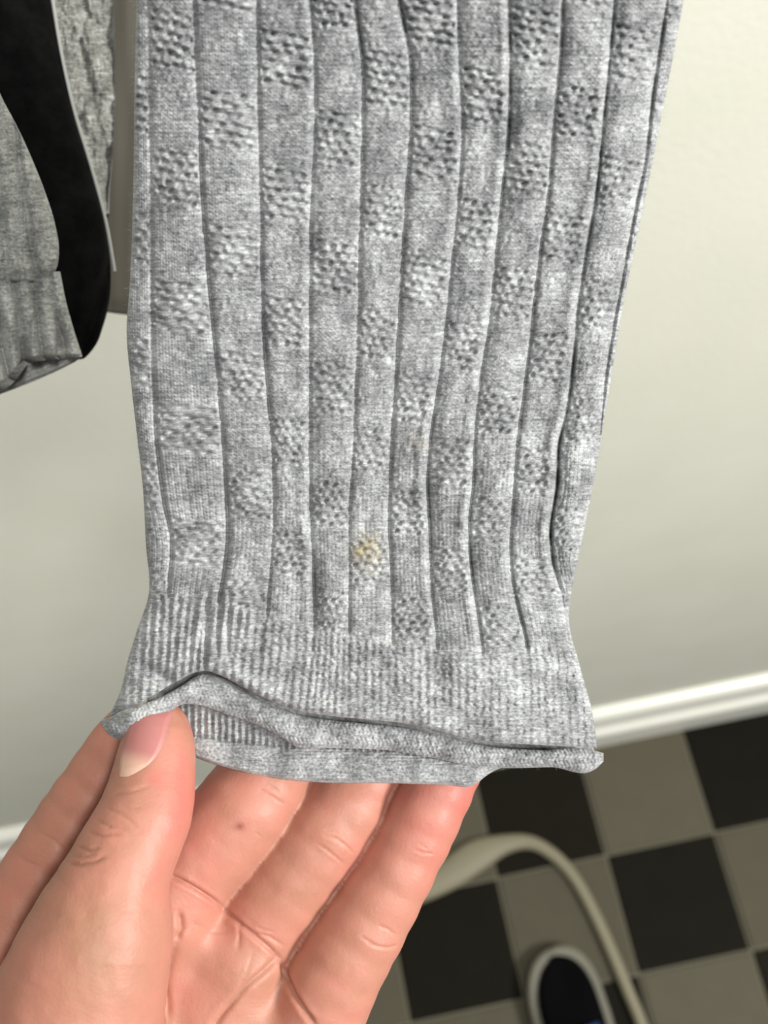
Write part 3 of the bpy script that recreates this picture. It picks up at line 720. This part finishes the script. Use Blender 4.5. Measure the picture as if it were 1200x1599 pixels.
# shoe: toe at (866,1478), heel beyond the lower frame edge
def shoe():
    toe = onfloor(862, 1482, .02); heel = onfloor(1020, 1880, .02); ax = heel - toe; ax[2] = 0; L = .285; ax /= np.linalg.norm(ax); sd = np.array([-ax[1], ax[0], 0.])
    root = empty('sneaker', tuple(toe + ax * .14 - np.array([0, 0, toe[2]])))
    tag(root, 'dark sneaker with grey rubber rim and blue laces at the lower frame edge', 'shoe')
    tq = np.linspace(0, 1, 60)
    wid = lambda t: .046 * np.clip(1 - (1 - np.clip(t / .26, 0, 1)) ** 2.6, 0, 1) ** .44 * (1 - .22 * sstep(.3, .6, t) + .05 * sstep(.6, .85, t)) * np.sqrt(np.clip(1 - np.clip((t - .86) / .14, 0, 1) ** 2.2, 0, 1))
    tt = (1 - np.cos(tq * np.pi)) / 2
    cen = lambda t: .010 * np.sin(t * np.pi * 1.1) * -1
    def ring(scale, z, grow=0):
        w = wid(tt) * scale + grow; off = cen(tt)
        l0 = tt * L
        l0 = L / 2 + (l0 - L / 2) * (1 + 2 * (grow - .05 * (1 - scale) ) / L)
        base = toe.copy(); base[2] = 0
        A = base + np.outer(l0, ax) + np.outer(off + w, sd); B = base + np.outer(l0, ax) + np.outer(off - w, sd)
        R = np.concatenate([A, B[::-1][1:-1]]); R[:, 2] = z(np.concatenate([tt, tt[::-1][1:-1]])) if callable(z) else z
        return R
    def loft(name, rings, m, cap=(True, True)):
        k = len(rings[0]); V = np.concatenate(rings); bm = bmesh.new(); vs_ = [bm.verts.new(v) for v in V]
        for i in range(len(rings) - 1):
            for j in range(k):
                bm.faces.new([vs_[i*k+j], vs_[i*k+(j+1) % k], vs_[(i+1)*k+(j+1) % k], vs_[(i+1)*k+j]])
        if cap[0]: bm.faces.new(vs_[:k])
        if cap[1]: bm.faces.new(vs_[-k:])
        return bm_obj(name, bm, m, root, True)
    RUB = mat('grey_rubber', lin((112, 110, 96)), .5); UP = mat('black_canvas', (.003, .003, .0035, 1), .95); BLUE = mat('blue_lace', lin((8, 42, 104)), .7)
    UP.node_tree.nodes['Principled BSDF'].inputs['Specular IOR Level'].default_value = .05
    loft('sole', [ring(1, 0, -.003), ring(1, .004, .001), ring(1, .018, .002), ring(1, .027, .001), ring(1, .0285, -.003), ring(1, .0265, -.0085)], RUB)
    z = lambda t: .028 + .030 * np.sin(np.clip(t / .45, 0, 1) * np.pi / 2) + .035 * sstep(.3, .9, t)
    loft('upper', [ring(1, .024, -.0085), ring(1, .030, -.0085), ring(.93, lambda t: .6 * z(t) + .014, -.0085), ring(.80, lambda t: .85 * z(t) + .004, -.009), ring(.55, lambda t: z(t) + .001, -.009), ring(.25, lambda t: z(t) + .004, -.008)], UP)
    for k in range(5):
        t = .34 + k * .05; c = toe.copy(); c[2] = 0; c = c + ax * t * L + sd * cen(t)
        w = .024; zc = float(z(t)) + .006
        V_, Q_ = tube_path([c - sd * w + [0, 0, zc - .006], c - sd * w * .5 + [0, 0, zc], c + [0, 0, zc + .001], c + sd * w * .5 + [0, 0, zc], c + sd * w + [0, 0, zc - .006]], .0042, .0016, 6, 8)
        link('lace', raw_mesh('lace', V_, Q_), BLUE, root)
shoe()

# loose wool hairs along the outline of the sleeve
def fuzz():
    V = []; Q = []
    def hair(p, d):
        L = rnd.uniform(.0005, .0020); n = 4; w = .000016; side = np.cross(d, M[:, 2]); side /= np.linalg.norm(side); c = p.copy()
        b = len(V); dd = d.copy()
        for i in range(n):
            V.append(c - side * w * (1 - i / n)); V.append(c + side * w * (1 - i / n))
            dd = dd + nrng.normal(0, .35, 3); dd /= np.linalg.norm(dd); c = c + dd * L / n
        for i in range(n - 1): Q.append((b + 2*i, b + 2*i + 1, b + 2*i + 3, b + 2*i + 2))
    for Vf in (V1, V2):
        for e in (-3, 2):
            for i in range(0, Vf.shape[0], 2 if Vf is V1 else 1):
                j = min(max(i + rnd.randint(-1, 1), 0), Vf.shape[0] - 1); out = M[:, 0] * (1 if e < 0 else -1)
                dn = out + nrng.normal(0, .6, 3); hair(Vf[j, e], dn / np.linalg.norm(dn))
    for x in np.linspace(760, 940, 60):
        dn = -M[:, 1] + nrng.normal(0, .6, 3); hair(P(x, float(spl(x, HB)) - 3, .2345), dn / np.linalg.norm(dn))
    o = link('wool_fuzz', raw_mesh('wool_fuzz', np.array(V), np.array(Q)), WOOL, tube); o['kind'] = 'stuff'
fuzz()
